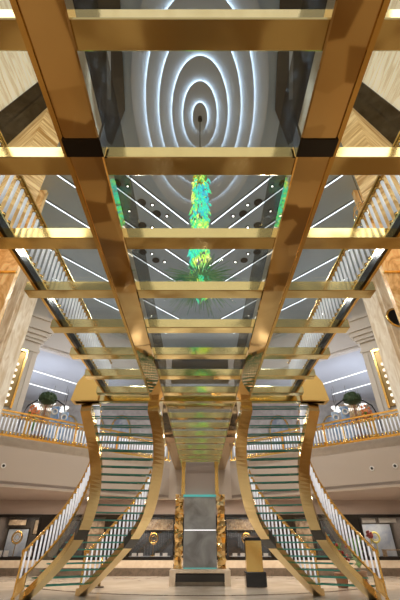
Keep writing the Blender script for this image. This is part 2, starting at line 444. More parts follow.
bm = B(); box(bm, -13, 13, YW+.25, YW+1.5, .44, .56); struct('floor_shop', bm, 'shopback', 'raised brown floor inside the shop windows', 'floor')
bm = B(); box(bm, -13, 13, YW+.25, YW+1.5, 2.3, 2.4); struct('ceiling_shop', bm, 'shopback', 'brown ceiling inside the shop windows', 'ceiling')
nd = 0
for a, b in wins:
    for x in (a, b):
        nd += 1
        bm = B(); box(bm, x-.04, x+.04, YW+.25, YW+1.5, .56, 2.3); struct('partition_%d' % nd, bm, 'shopback', 'thin brown partition between shop windows', 'partition')
for i, (a, b) in enumerate(wins):
    bm = B(); w = .09
    box(bm, a, b, YW-.05, YW+.05, 2.18, 2.3); box(bm, a, b, YW-.05, YW+.05, .56, .68)
    box(bm, a, a+w, YW-.05, YW+.05, .68, 2.18); box(bm, b-w, b, YW-.05, YW+.05, .68, 2.18)
    if i in (2, 3): box(bm, a, b, YW-.04, YW+.04, 1.62, 1.68)
    f = struct('window_%d' % (i+1), bm, 'blackgloss', 'black framed shop window, %s from the far left of the ground floor' % ('first','second','third','fourth','fifth','sixth')[i], 'window')
    bm = B(); box(bm, a+w, b-w, YW-.005, YW+.005, .68, 2.18)
    obj('pane', bm, 'pane', f)
    t = thing('shop_downlight', ((a+b)/2, YW+.45, 2.28), 'bright white light strip inside the %s shop window from far left' % ('first','second','third','fourth','fifth','sixth')[i], 'light')
    bm = B(); box(bm, a+.3, b-.3, YW+.4, YW+.5, 2.25, 2.29); obj('diffuser', bm, 'led', t)
    bm = B(); box(bm, a+.25, b-.25, YW+.36, YW+.54, 2.285, 2.3); obj('housing', bm, 'blackmatt', t)

# ------------------------------------------------------------------ shop displays
def display_panel(x0, x1, z0, z1, y, mat, label):
    t = thing('shop_display', ((x0+x1)/2, y, z0), label, 'display')
    bm = B(); box(bm, x0, x1, y, y+.05, z0, z1); obj('board', bm, mat, t)
    bm = B(); e = .03
    box(bm, x0-e, x1+e, y-.02, y+.05, z1, z1+e); box(bm, x0-e, x1+e, y-.02, y+.05, z0-e, z0); box(bm, x0-e, x0, y-.02, y+.05, z0, z1); box(bm, x1, x1+e, y-.02, y+.05, z0, z1)
    obj('frame', bm, 'blackgloss', t)
def ring_ornament(x, z, y, R, mat, label, stand=.68):
    t = thing('ring_ornament', (x, y, stand), label, 'ornament')
    bm = B(); torus(bm, (x, y, z), R, R*.22); obj('ring', bm, mat, t, True)
    bm = B(); tube(bm, [(x, y, stand+.03), (x, y, z-R)], .02); tube(bm, [(x, y, stand), (x, y, stand+.04)], .12, 16); obj('stand', bm, mat, t)
    bm = B(); torus(bm, (x, y, z), R*.5, R*.07); obj('inner_ring', bm, mat, t, True)
def card(x, z, y, w, h, label, mat='paper', group=None):
    bm = B(); box(bm, x-w/2, x+w/2, y, y+.02, z, z+h)
    tag(obj('price_card', bm, mat, org=(x, y, z)), label, 'card', group)
for s in (-1, 1):
    L = SIDE[s]
    display_panel(*sorted((s*3.4, s*1.3)), .66, 1.60, YW+1.3, 'shopdark', 'dark display board in the shop window next to the tower, %s side' % L)
    display_panel(*sorted((s*3.45, s*1.25)), 1.70, 2.16, YW+1.2, 'artwork', 'brown veined header panel above the dark display board, %s of the tower' % L)
    ring_ornament(s*2.22, 1.36, YW+.9, .20, 'goldsat', 'gold ring ornament in the shop window just %s of the tower' % L, .68)
    display_panel(*sorted((s*6.75, s*5.65)), .66, 2.1, YW+1.3, 'shopdark', 'dark display board seen behind the %s curved staircase railing' % L)
    display_panel(*sorted((s*5.5, s*4.5)), .66, 2.1, YW+1.3, 'artwork', 'brown picture board behind the %s curved staircase' % L)
    t = thing('display_table', (s*2.3, YW+.8, .56), 'low glass-topped display table in the shop window %s of the tower' % L, 'table')
    bm = B(); box(bm, *sorted((s*1.4, s*3.3)), YW+.55, YW+1.15, .64, .68); obj('table_top', bm, 'shopblue', t)
    for dx in (1.45, 3.25):
        for dy in (.6, 1.1):
            bm = B(); box(bm, s*dx-.02, s*dx+.02, YW+dy-.02, YW+dy+.02, .56, .64); obj('leg', bm, 'blackgloss', t)
    for j, x in enumerate((1.62, 1.98, 2.75, 3.05)):
        card(s*x, .68, YW+.6, .22, .12, 'small white card on the display table in the shop window %s of the tower' % L, group='cards on the %s display table' % L)
# far right window: white header, yellow ring, dark red flower
display_panel(7.6, 9.45, .66, 1.95, YW+1.3, 'shopblue', 'blue-grey display board in the far right shop window')
for x, w_, lab in ((8.05, .62, 'bright white header card at top left of the far right shop window'), (8.95, .80, 'bright white header card at top right of the far right shop window')):
    t = thing('hanging_card', (x, YW+.3, 1.98), lab, 'card')
    bm = B(); box(bm, x-w_/2, x+w_/2, YW+.3, YW+.32, 1.98, 2.16); obj('panel', bm, 'paper', t)
    for dx in (-.2, .2):
        bm = B(); tube(bm, [(x+dx, YW+.31, 2.16), (x+dx, YW+.31, 2.3)], .006, 5); obj('cord', bm, 'cable', t)
ring_ornament(8.35, 1.40, YW+.75, .20, 'yellow', 'yellow ring ornament on a stand in the far right shop window', .56)
t = thing('flower_arrangement', (7.98, YW+.4, .56), 'dark red flower ball on pale stem in the far right shop window', 'flowers')
bm = B()
for k in range(26):
    a, b = random.uniform(0, 2*PI), random.uniform(-1, 1)
    r = math.sqrt(1-b*b); ball(bm, (7.98+.13*r*math.cos(a), YW+.4+.13*r*math.sin(a), 1.52+.13*b), .05, 6)
obj('bloom', bm, 'red', t, True)
bm = B(); tube(bm, [(7.98, YW+.4, .68), (7.98, YW+.4, 1.42)], .025); obj('stem', bm, 'yellow', t)
bm = B(); lathe(bm, [(.10, .56), (.13, .80), (.06, 1.1), (.08, 1.15)], 14, (7.98, YW+.4, 0)); obj('vase', bm, 'paper', t, True)
t = thing('display_shelf', (8.9, YW+.45, .68), 'low brown display shelf in the far right shop window', 'shelf')
bm = B(); box(bm, 8.5, 9.4, YW+.3, YW+.7, .9, .94); obj('shelf_board', bm, 'artwork', t)
for x in (8.53, 9.37):
    bm = B(); box(bm, x-.03, x+.03, YW+.33, YW+.67, .56, .9); obj('leg', bm, 'artwork', t)
# far left window
display_panel(-9.45, -8.45, .66, 1.75, YW+1.3, 'shopblue', 'blue-grey display board in the far left shop window')
display_panel(-8.2, -7.6, 1.55, 2.12, YW+1.2, 'artwork', 'framed brown picture at top of the far left shop window')
ring_ornament(-8.55, 1.40, YW+.35, .22, 'goldsat', 'gold ring ornament in the far left shop window', .56)
display_panel(-9.45, -8.6, 1.9, 2.14, YW+1.1, 'artwork', 'narrow brown header board in the far left shop window')
for j, x in enumerate((-9.2, -8.9, -8.1, -7.8)):
    card(x, .56, YW+.4, .20, .34, 'small pale card standing in the far left shop window', group='cards in the far left shop window')

# ------------------------------------------------------------------ gallery railings
def make_rod(name, h, parent, loc, r=.022, cap=.09):
    bm = B(); tube(bm, [(0, 0, .05), (0, 0, h-.05)], r, 8)
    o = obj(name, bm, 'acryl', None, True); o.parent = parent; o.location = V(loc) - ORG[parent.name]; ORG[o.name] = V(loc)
    KIDS[o.name] = []
    for z0, z1 in ((0, cap), (h-cap, h)):
        bm = B(); tube(bm, [(0, 0, z0), (0, 0, z1)], r*1.4, 8)
        so = obj('socket', bm, 'goldsat', None, True); so.parent = o; KIDS[o.name].append(so)
    return o
for s in (-1, 1):
    t = thing('gallery_railing', (*gp(GL/2, .1, s), ZG), 'gold and crystal railing along the %s edge of the upper gallery' % SIDE[s], 'railing')
    def gpt(u, z): p = gp(u, .08, s); return (p.x, p.y, z)
    bm = B(); sweep(bm, [gpt(0, ZG+.93), gpt(GL, ZG+.93)], .09, .06); obj('handrail', bm, 'goldsat', t)
    bm = B(); sweep(bm, [gpt(0, ZG+.80), gpt(GL, ZG+.80)], .04, .04); obj('top_rail', bm, 'goldsat', t)
    bm = B(); sweep(bm, [gpt(0, ZG+.08), gpt(GL, ZG+.08)], .06, .08); obj('bottom_rail', bm, 'goldsat', t)
    for u in (.3, 2.3, 4.3, 6.3, 8.3, GL-.1):
        bm = B(); p = gpt(u, 0); box(bm, p[0]-.04, p[0]+.04, p[1]-.04, p[1]+.04, ZG, ZG+.96); obj('post', bm, 'goldsat', t)
    u = 2.75; first = None
    while u < GL-.15:
        if first is None: first = make_rod('baluster', .72, t, gpt(u, ZG+.1), .027, .12)
        else: inst(first, 'baluster', gpt(u, ZG+.1), t)
        u += .135
# downlights in the fascia
for s, us in ((-1, (3.9,)), (1, (3.3, 3.95, 4.75))):
    for j, u in enumerate(us):
        p = gp(u, -.005, s); q = gp(u, -.03, s)
        t = thing('fascia_spotlight', (p.x, p.y, 3.46), ('small round recessed spotlight in the left beige gallery fascia' if s < 0 else
              'small round recessed spotlight in the right gallery fascia, %s from the right edge' % ('first','second','third')[j]), 'spotlight', 'recessed fascia spotlights')
        dv = V((q.x-p.x, q.y-p.y, 0)).normalized()
        def at(k, r0):
            return V((p.x, p.y, 3.46)) + dv*k
        bm = B(); tube(bm, [at(-.02, 0), at(.02, 0)], .085, 20); obj('bezel', bm, 'paper', t)
        bm = B(); tube(bm, [at(0, 0), at(.028, 0)], .045, 16); obj('lens', bm, 'blackmatt', t)

# ------------------------------------------------------------------ the bridge
H0 = 4.05
bt = thing('glass_bridge', (0, 4, H0), 'long glass-floored bridge of mirror gold beams crossing overhead', 'bridge')
for s in (-1, 1):
    bm = B(); box(bm, *sorted((s*.84, s*1.135)), -3, 18.4, H0, H0+.2); bev(bm, .012)
    st = obj('stringer', bm, 'gold', bt)
    bm = B(); box(bm, *sorted((s*1.145, s*1.185)), -3, 18.4, H0+.02, H0+.18); obj('edge_strip', bm, 'goldsat', st)
    bm = B(); box(bm, *sorted((s*.83, s*1.15)), 1.66, 1.82, H0-.012, H0+.2); obj('joint_plate', bm, 'blackgloss', st)
    bm = B(); box(bm, *sorted((s*.845, s*.875)), -3, 8.3, H0+.225, H0+.92); obj('glass_fin', bm, 'fin', bt)
    # dark outer trim with gold outer face
    bm = B(); box(bm, *sorted((s*2.19, s*2.23)), -3, 8.45, H0+.10, H0+.21); obj('side_trim', bm, 'blackgloss', bt)
    bm = B(); box(bm, *sorted((s*2.235, s*2.275)), -3, 8.45, H0+.10, H0+.22); obj('side_trim', bm, 'goldsat', bt)
beamY = [.85 + 1.0*k for k in range(-4, 18)]
for y in beamY:
    w = 2.38 if y < 8 else 1.0
    bm = B(); box(bm, -w, w, y, y+.19, H0+.03, H0+.19); bev(bm, .008)
    obj('crossbeam', bm, 'goldbeam', bt)
ys = [-3.15] + beamY + [18.4]
for i, (a, b) in enumerate(zip(beamY, beamY[1:] + [18.4])):
    w = 2.18 if a < 7.8 else .83
    bm = B(); box(bm, -w, w, a+.05, min(b+.04, 18.4), H0+.195, H0+.22); obj('glass_panel', bm, 'deck', bt)
# landing edge and the corner blocks where the curved flights start
bm = B(); box(bm, -3.0, 3.0, 8.28, 8.46, H0-.02, H0+.2); bev(bm, .01); obj('landing_edge', bm, 'goldbeam', bt)
for s in (-1, 1):
    bm = B()
    prof = [(-2.42, H0-.02), (-3.06, H0-.02), (-2.98, H0+.42), (-2.78, H0+.72), (-2.42, H0+.28)]
    lo = [bm.verts.new((x*(-s), 8.2, z)) for x, z in prof]; hi = [bm.verts.new((x*(-s), 8.55, z)) for x, z in prof]
    bm.faces.new(lo); bm.faces.new(hi[::-1])
    for k in range(5): bm.faces.new((lo[k], lo[(k+1)%5], hi[(k+1)%5], hi[k]))
    obj('corner_block', bm, 'goldblock', bt)
for s in (-1, 1):
    t = thing('bridge_railing', (s*2.21, 4, H0+.25), 'crystal rod railing with gold handrail along the %s side of the glass bridge' % SIDE[s], 'railing')
    x = s*2.21
    hp = [(x, -3, 4.98), (x, 7.4, 4.98), (s*2.3, 8.0, 4.98), (s*2.55, 8.38, 4.8)]
    bm = B(); tube(bm, hp, .035, 10); obj('handrail', bm, 'goldsat', t, True)
    bm = B(); box(bm, x-.02, x+.02, -3, 8.2, H0+.21, H0+.24); obj('bottom_rail', bm, 'goldpale', t)
    y = .35; first = None
    while y < 8.2:
        if first is None: first = make_rod('baluster', .66, t, (x, y, H0+.24), .019, .05)
        else: inst(first, 'baluster', (x, y, H0+.24), t)
        y += .125
# ------------------------------------------------------------------ curved staircases
INN = [(-1.13,8.45,3.95),(-1.03,8.9,3.55),(-1.02,9.36,3.16),(-1.08,9.81,2.77),(-1.19,10.27,2.37),(-1.34,10.72,1.97),(-1.60,11.18,1.58),(-1.97,11.63,1.19),(-2.43,12.09,.79),(-2.91,12.54,.4),(-3.44,13.0,.0)]
OUT = [(-2.74,8.45,3.95),(-2.66,8.82,3.55),(-2.59,9.2,3.16),(-2.57,9.57,2.76),(-2.62,9.95,2.37),(-2.75,10.32,1.98),(-2.96,10.7,1.58),(-3.28,11.07,1.18),(-3.69,11.45,.79),(-4.17,11.82,.4),(-4.70,12.2,.0)]
def cr(P, u):
    n = len(P)-1; x = min(max(u, 0), 1)*n; i = min(int(x), n-1); f = x-i
    p0, p1, p2, p3 = [V(P[min(max(j, 0), n)]) for j in (i-1, i, i+1, i+2)]
    return .5*((2*p1) + (p2-p0)*f + (2*p0-5*p1+4*p2-p3)*f*f + (3*p1-p0-3*p2+p3)*f**3)
def fl(p, s): return V((p.x*(-s), p.y, p.z))
NS = 25
for s in (-1, 1):
    L = SIDE[s]
    t = thing('curved_staircase', (s*4.0, 12.5, 0), 'curved gold staircase with glass treads sweeping down to the %s floor' % L, 'staircase')
    U = [i/48 for i in range(49)]
    for P, bu in ((INN, .655), (OUT, .605)):
        bm = B(); pts = [fl(cr(P, u), s) for u in U]
        pts = [V((p.x, p.y, max(p.z, .06))) for p in pts]
        sweep(bm, pts, .27, .2); so = obj('stringer', bm, 'goldpale', t)
        bm = B(); pts = [fl(cr(P, bu+k*.012), s) for k in range(-1, 4)]
        sweep(bm, pts, .30, .23); obj('joint_bracket', bm, 'darkpanel', so)
    for n in range(1, NS):
        u0, u1 = (n-.5)/NS, (n+.55)/NS
        a0, a1 = cr(OUT, u0), cr(OUT, u1); b0, b1 = cr(INN, u0), cr(INN, u1)
        z = (cr(OUT, n/NS).z + .13)
        ex = V((-.10, 0, 0))
        bm = B()
        prism(bm, [((p.x)*(-s), p.y) for p in (a0+ex, a1+ex, b1-ex*.6, b0-ex*.6)], z, z+.032)
        for f in bm.faces:
            f.material_index = 1 if abs(f.normal.z) < .5 else 0
        bm.normal_update()
        for f in bm.faces: f.material_index = 0 if abs(f.normal.z) > .5 else 1
        obj('tread', bm, ['tread', 'edge'], t)
    for P, nm, off in ((OUT, 'outer', .30), (INN, 'inner', 0)):
        q0 = fl(cr(P, .5), s)
        r = thing('stair_railing', (q0.x, q0.y, q0.z), 'crystal rod railing with gold handrail on the %s edge of the %s curved staircase' % (nm, L), 'railing')
        def rp(u, dz):
            p = cr(P, u); k = min(max((u-.15)/.5, 0), 1)*off
            q = cr(P, min(u+.02, 1)) - cr(P, max(u-.02, 0)); q.z = 0; q.normalize()
            sd = V((-q.y, q.x, 0))           # left of travel
            p = p + sd*k + V((0, 0, dz)); return fl(p, s)
        lift = .34 if off else .12
        bm = B(); tube(bm, [rp(u, lift+.70 if off else lift+.84) for u in U], .032, 8); obj('handrail', bm, 'goldsat', r, True)
        bm = B(); sweep(bm, [rp(u, lift) for u in U], .05, .04); obj('bottom_rail', bm, 'goldsat', r)
        if off:
            bm = B(); sweep(bm, [rp(u, lift-.17) for u in U[2:46]], .012, .30); obj('glass_panel', bm, 'tread', r)
            bm = B(); sweep(bm, [rp(u, lift-.17) for u in U[45:]], .03, .32); obj('foot_panel', bm, 'gold', r)
        first = None; N = 34
        for i in range(N):
            u = .02 + .955*i/(N-1); p = rp(u, lift)
            if first is None: first = make_rod('baluster', .68 if off else .82, r, p, .026, .05)
            else: inst(first, 'baluster', p, r)
        p = rp(1.0, 0); bm = B(); lathe(bm, [(.05, 0), (.05, .05), (.03, .08), (.03, .95), (.045, 1.0), (.045, 1.06), (.02, 1.1)], 12, (p.x, p.y, 0)); obj('newel_post', bm, 'goldsat', r, True)

# ------------------------------------------------------------------ tower under the bridge end
t = thing('stone_plinth', (0, 15.9, 0), 'beige stone plinth with dark recess under the mirrored tower', 'plinth')
bm = B()
box(bm, -1.05, 1.05, 15.25, 16.7, .36, .44); box(bm, -1.05, -.84, 15.25, 16.7, 0, .36); box(bm, .84, 1.05, 15.25, 16.7, 0, .36); box(bm, -.84, .84, 15.5, 16.7, 0, .36)
obj('block', bm, 'stone', t)
bm = B(); box(bm, -.84, .84, 15.28, 15.5, .12, .33); obj('recess', bm, 'blackmatt', t)
t = thing('mirrored_tower', (0, 16.1, .44), 'tall mirrored panel between crumpled gold columns under the bridge', 'sculpture')
bm = B(); box(bm, -.62, .62, 16.05, 16.2, .46, 1.62); obj('lower_panel', bm, 'screen', t)
bm = B(); box(bm, -.62, .62, 16.09, 16.24, 1.64, 2.72); obj('upper_panel', bm, 'screen', t)
bm = B(); box(bm, -.68, .68, 15.98, 16.25, 2.72, 2.80); obj('header', bm, 'teal', t)
bm = B(); box(bm, -.60, .60, 15.98, 16.06, .44, .47); obj('light_sill', bm, 'teal', t)
bm = B(); box(bm, -.60, .60, 16.0, 16.1, 1.60, 1.625); obj('light_strip', bm, 'disc', t)
bm = B(); box(bm, -.6, .6, 16.25, 16.35, 2.8, 4.04); obj('rear_panel', bm, 'taupe', t)
for s in (-1, 1):
    bm = B(); rng = random.Random(11 if s < 0 else 12)
    nx, nz = 3, 18; rows = []
    for j in range(nz+1):
        z = .44 + j*(2.80-.44)/nz; row = []
        for xx, yy in ((.66,15.95),(.80,15.90),(.95,15.95),(.97,16.15),(.97,16.35),(.66,16.35)):
            row.append(bm.verts.new((s*(xx+rng.uniform(-.035,.035)), yy+rng.uniform(-.05,.05), z+rng.uniform(-.03,.03)*(0<j<nz))))
        rows.append(row)
    for a, b in zip(rows, rows[1:]):
        for k in range(6): bm.faces.new((a[k], a[(k+1)%6], b[(k+1)%6], b[k]))
    bm.faces.new(rows[0][::-1]); bm.faces.new(rows[-1])
    bmesh.ops.triangulate(bm, faces=bm.faces)
    obj('gold_column', bm, 'gold', t)
    bm = B(); box(bm, *sorted((s*.62, s*.76)), 16.2, 16.4, 2.8, 4.05); obj('upper_post', bm, 'goldsat', t)
# gold pedestal to the right
t = thing('display_pedestal', (1.86, 15.0, 0), 'gold display pedestal on dark base right of the mirrored tower', 'pedestal')
bm = B(); box(bm, 1.52, 2.2, 14.75, 15.3, .02, .42); bev(bm, .02); obj('base', bm, 'blackgloss', t)
bm = B()
prism(bm, [(1.57, 14.82), (2.12, 14.82), (2.12, 15.2), (1.57, 15.2)], .42, 1.28); obj('body', bm, 'goldsat', t)
bm = B()
vs = [(1.52,14.78,1.28),(2.17,14.78,1.36),(2.17,15.25,1.42),(1.52,15.25,1.34)]
lo = [bm.verts.new(v) for v in vs]; hi = [bm.verts.new((v[0], v[1], v[2]+.04)) for v in vs]
bm.faces.new(lo); bm.faces.new(hi[::-1])
for k in range(4): bm.faces.new((lo[k], lo[(k+1)%4], hi[(k+1)%4], hi[k]))
obj('top', bm, 'blackgloss', t)
bm = B(); prism(bm, [(1.575, 14.83), (2.115, 14.83), (2.115, 15.2), (1.575, 15.2)], 1.28, 1.37); obj('neck', bm, 'blackgloss', t)
# slim barrier post at left
t = thing('barrier_post', (-3.35, 15.0, 0), 'slim brown post standing on the floor behind the left curved staircase', 'post')
bm = B(); tube(bm, [(-3.35, 15, .03), (-3.35, 15, .78)], .045, 12); obj('pole', bm, 'goldsat', t, True)
bm = B(); tube(bm, [(-3.35, 15, 0), (-3.35, 15, .03)], .16, 20); obj('base', bm, 'skirt', t)
bm = B(); ball(bm, (-3.35, 15, .81), .06, 10); obj('cap', bm, 'goldsat', t, True)
# floor inlays
for k, (cx, cy, R, a0, a1) in enumerate(((0, 21.5, 8.6, -.72*PI, -.28*PI),)):
    bm = B(); sweep(bm, [(cx+R*math.cos(a0+(a1-a0)*i/60), cy+R*math.sin(a0+(a1-a0)*i/60), .002) for i in range(61)], .12, .006)
    o = struct('trim_%d' % (20+k), bm, 'inlay', 'dark curved inlay line in the beige marble floor', 'floor inlay')

# ------------------------------------------------------------------ ceiling: oval rings, light lines, spots
t = thing('oval_ceiling_rosette', (0, 5.0, ZC), 'oval stepped ceiling of concentric glowing rings above the bridge', 'ceiling rosette')
rings = [(1.78, 5.12), (1.42, 5.12), (1.07, 5.02), (.73, 4.94), (.44, 4.88), (.19, 4.85)]
for i, (a, cy) in enumerate(rings):
    z1 = ZC - .05 - .085*i
    bm = B(); lathe(bm, [(a, z1-.03), (a, z1)], 64, (0, cy, 0), 1, 1.95)
    tr = obj('tier', bm, 'ceil2', t)
    if i:
        bm = B(); r0 = a-.02
        lathe(bm, [(r0, z1), (r0, z1+.055)], 64, (0, cy, 0), 1, 1.95 if True else 1)
        obj('light_ring', bm, 'ledsoft', tr)
bm = B(); lathe(bm, [(.055, ZC-.62), (.055, ZC-.50)], 20, (0, 4.85, 0)); obj('centre_boss', bm, 'blackgloss', t)

lines = [(-1.66,7.64),(-1.75,8.46),(-1.9,9.74),(-2.09,11.34),(-2.43,14.19),(-2.67,16.31)]
ords = ('first','second','third','fourth','fifth','sixth','seventh')
dl = V((.676, .737))
for s in (-1, 1):
    for i, P in enumerate(lines):
        P = V(P); t1 = (-.42-P.x)/dl.x
        e = P + dl*t1
        k = 0
        q = P.copy()
        while True:
            qq = q - dl*.1
            ing = (V((qq.x, qq.y)) - gp(0, .7)).dot(nrm)
            if qq.x < -6.5 or ing > 0 or qq.y < 6.6: break
            q = qq
        if e.y > 17.2: e = P + dl*((17.2-P.y)/dl.y)
        bm = B(); sweep(bm, [(q.x*(-s), q.y, ZC-.015), (e.x*(-s), e.y, ZC-.015)], .034, .05)
        t = thing('ceiling_light_line', (((q+e)/2).x*(-s), ((q+e)/2).y, ZC), '%s slanting white light line in the ceiling %s of the chandelier, counting away from the oval rings' % (ords[i], SIDE[s]), 'ceiling light')
        obj('diffuser', bm, 'led', t)
        bm = B(); sweep(bm, [(q.x*(-s), q.y, ZC-.008), (e.x*(-s), e.y, ZC-.008)], .10, .03); obj('channel', bm, 'darkpanel', t)
        if i:
            for kk in (.25, .9, 1.9):
                m = (V(lines[i]) + V(lines[i-1]))/2 + dl*(1-kk)*1.05
                if (m - gp(0, .5)).dot(nrm) > 0 or m.x > -.35: continue
                tt = thing('ceiling_spotlight', (m.x*(-s), m.y, ZC), 'tiny bright spotlight between the white light lines %s of the chandelier' % SIDE[s], 'spotlight', 'ceiling spotlights %s of the chandelier' % SIDE[s])
                bm = B(); tube(bm, [(m.x*(-s), m.y, ZC-.03), (m.x*(-s), m.y, ZC-.02)], .032, 12); obj('bulb', bm, 'spot', tt)
                bm = B(); tube(bm, [(m.x*(-s), m.y, ZC-.025), (m.x*(-s), m.y, ZC)], .075, 14); obj('bezel', bm, 'blackmatt', tt)
                m = m + V((-.35, -.1))
                bm = B(); tube(bm, [(m.x*(-s), m.y, ZC-.03), (m.x*(-s), m.y, ZC)], .15, 18)
                tag(obj('ceiling_speaker', bm, 'blackmatt', org=(m.x*(-s), m.y, ZC)), 'round black speaker disc in the grey ceiling %s of the chandelier' % SIDE[s], 'speaker', 'ceiling speakers %s of the chandelier' % SIDE[s])
    # gallery ceiling light lines
    for i, (a, b) in enumerate((((-10.4, 15.2), (-6.4, 19.7)), ((-10.5, 18.0), (-8.0, 20.8)))):
        t = thing('gallery_light_line', ((a[0]+b[0])/2*(-s), (a[1]+b[1])/2, 8.6), ('long white light line in the %s gallery ceiling', 'white light line deepest in the %s gallery ceiling')[i] % SIDE[s], 'ceiling light')
        bm = B(); sweep(bm, [(a[0]*(-s), a[1], 8.578), (b[0]*(-s), b[1], 8.578)], .045, .03); obj('diffuser', bm, 'led', t)
        bm = B(); sweep(bm, [(a[0]*(-s), a[1], 8.588), (b[0]*(-s), b[1], 8.588)], .16, .018); obj('channel', bm, 'white', t)
    # disc lamps hanging in the gallery
    for i, (x, y, z) in enumerate(((-8.6,20.3,7.86),(-9.2,20,7.55),(-8.9,19.6,7.35),(-8.25,19.4,7.25),(-7.6,19.5,7.2),(-7.9,20.6,7.75),(-7.7,20,7.5),(-9.6,20.6,7.9))):
        t = thing('pendant_lamp', (x*(-s), y, z), 'white glowing disc lamp hanging in the %s upper gallery' % SIDE[s], 'lamp', 'disc lamps in the %s gallery' % SIDE[s])
        bm = B(); lathe(bm, [(.02, z-.07), (.16, z-.06), (.22, z), (.16, z+.03), (.02, z+.05)], 18, (x*(-s), y, 0)); obj('lamp_shade', bm, 'disc', t, True)
        bm = B(); tube(bm, [(x*(-s), y, z+.06), (x*(-s), y, 8.6)], .008, 6); obj('cord', bm, 'cable', t)
    # arched niches on the back wall
    for i, x in enumerate((-9.6, -8.0, -6.4, -4.8)):
        t = thing('wall_arch', (x*(-s), 21.95, ZG), '%s gold-edged arch on the gallery back wall, counting inward from the %s edge' % (ords[i], SIDE[s]), 'arch')
        bm = B(); pts = [(x*(-s)-.6, 21.9, ZG)] + [(x*(-s)+.6*math.cos(PI-PI*k/14), 21.9, 6.6+1.0*math.sin(PI*k/14)) for k in range(15)] + [(x*(-s)+.6, 21.9, ZG)]
        tube(bm, pts, .06, 6); obj('frame', bm, 'goldpale', t)
        bm = B(); vs = [bm.verts.new((p[0], 21.97, p[2])) for p in pts]; vs2 = [bm.verts.new((p[0], 21.93, p[2])) for p in pts]
        bm.faces.new(vs); bm.faces.new(vs2[::-1])
        for k in range(len(pts)): bm.faces.new((vs[k], vs[(k+1)%len(pts)], vs2[(k+1)%len(pts)], vs2[k]))
        obj('infill', bm, 'archfill', t)

# ------------------------------------------------------------------ chandelier
cy = 4.84
t = thing('glass_chandelier', (0, cy, ZC-.5), 'tall green and yellow blown glass chandelier hanging above the bridge', 'chandelier')
bm = B(); tube(bm, [(0, cy, 7.8), (0, cy, ZC-.55)], .014, 6); obj('cable', bm, 'cable', t)
bm = B(); lathe(bm, [(.16, 7.78), (.16, 7.86), (.03, 7.92)], 20, (0, cy, 0)); obj('canopy', bm, 'goldsat', t)
bm = B(); rng = random.Random(3)
for k in range(520):
    a = rng.uniform(0, 2*PI); r = .185*math.sqrt(rng.uniform(.25, 1)); z = rng.uniform(4.75, 7.78)
    c0 = V((r*math.cos(a), cy+r*math.sin(a), z)); d = V((rng.uniform(-.5,.5), rng.uniform(-.5,.5), -1)).normalized()*rng.uniform(.10,.2)
    tube(bm, [c0, c0+d*.5+V((.01,0,0)), c0+d], [.006, .022, .006], 5)
o = obj('glass_drops', bm, 'chand', t, True); o['kind'] = 'stuff'
bm = B()
for k in range(420):
    a = rng.uniform(0, 2*PI); e = rng.uniform(-.55, .65); R = rng.uniform(.35, .72)
    d = V((math.cos(a)*math.cos(e), math.sin(a)*math.cos(e), math.sin(e)*.8 - .12))
    c0 = V((0, cy, 4.98)); m = c0 + d*R*.55 + V((0,0,.03))
    tube(bm, [c0+d*.08, m, c0+d*R+V((0,0,-.04))], [.007, .006, .003], 4)
o = obj('glass_spray', bm, 'sprout', t); o['kind'] = 'stuff'

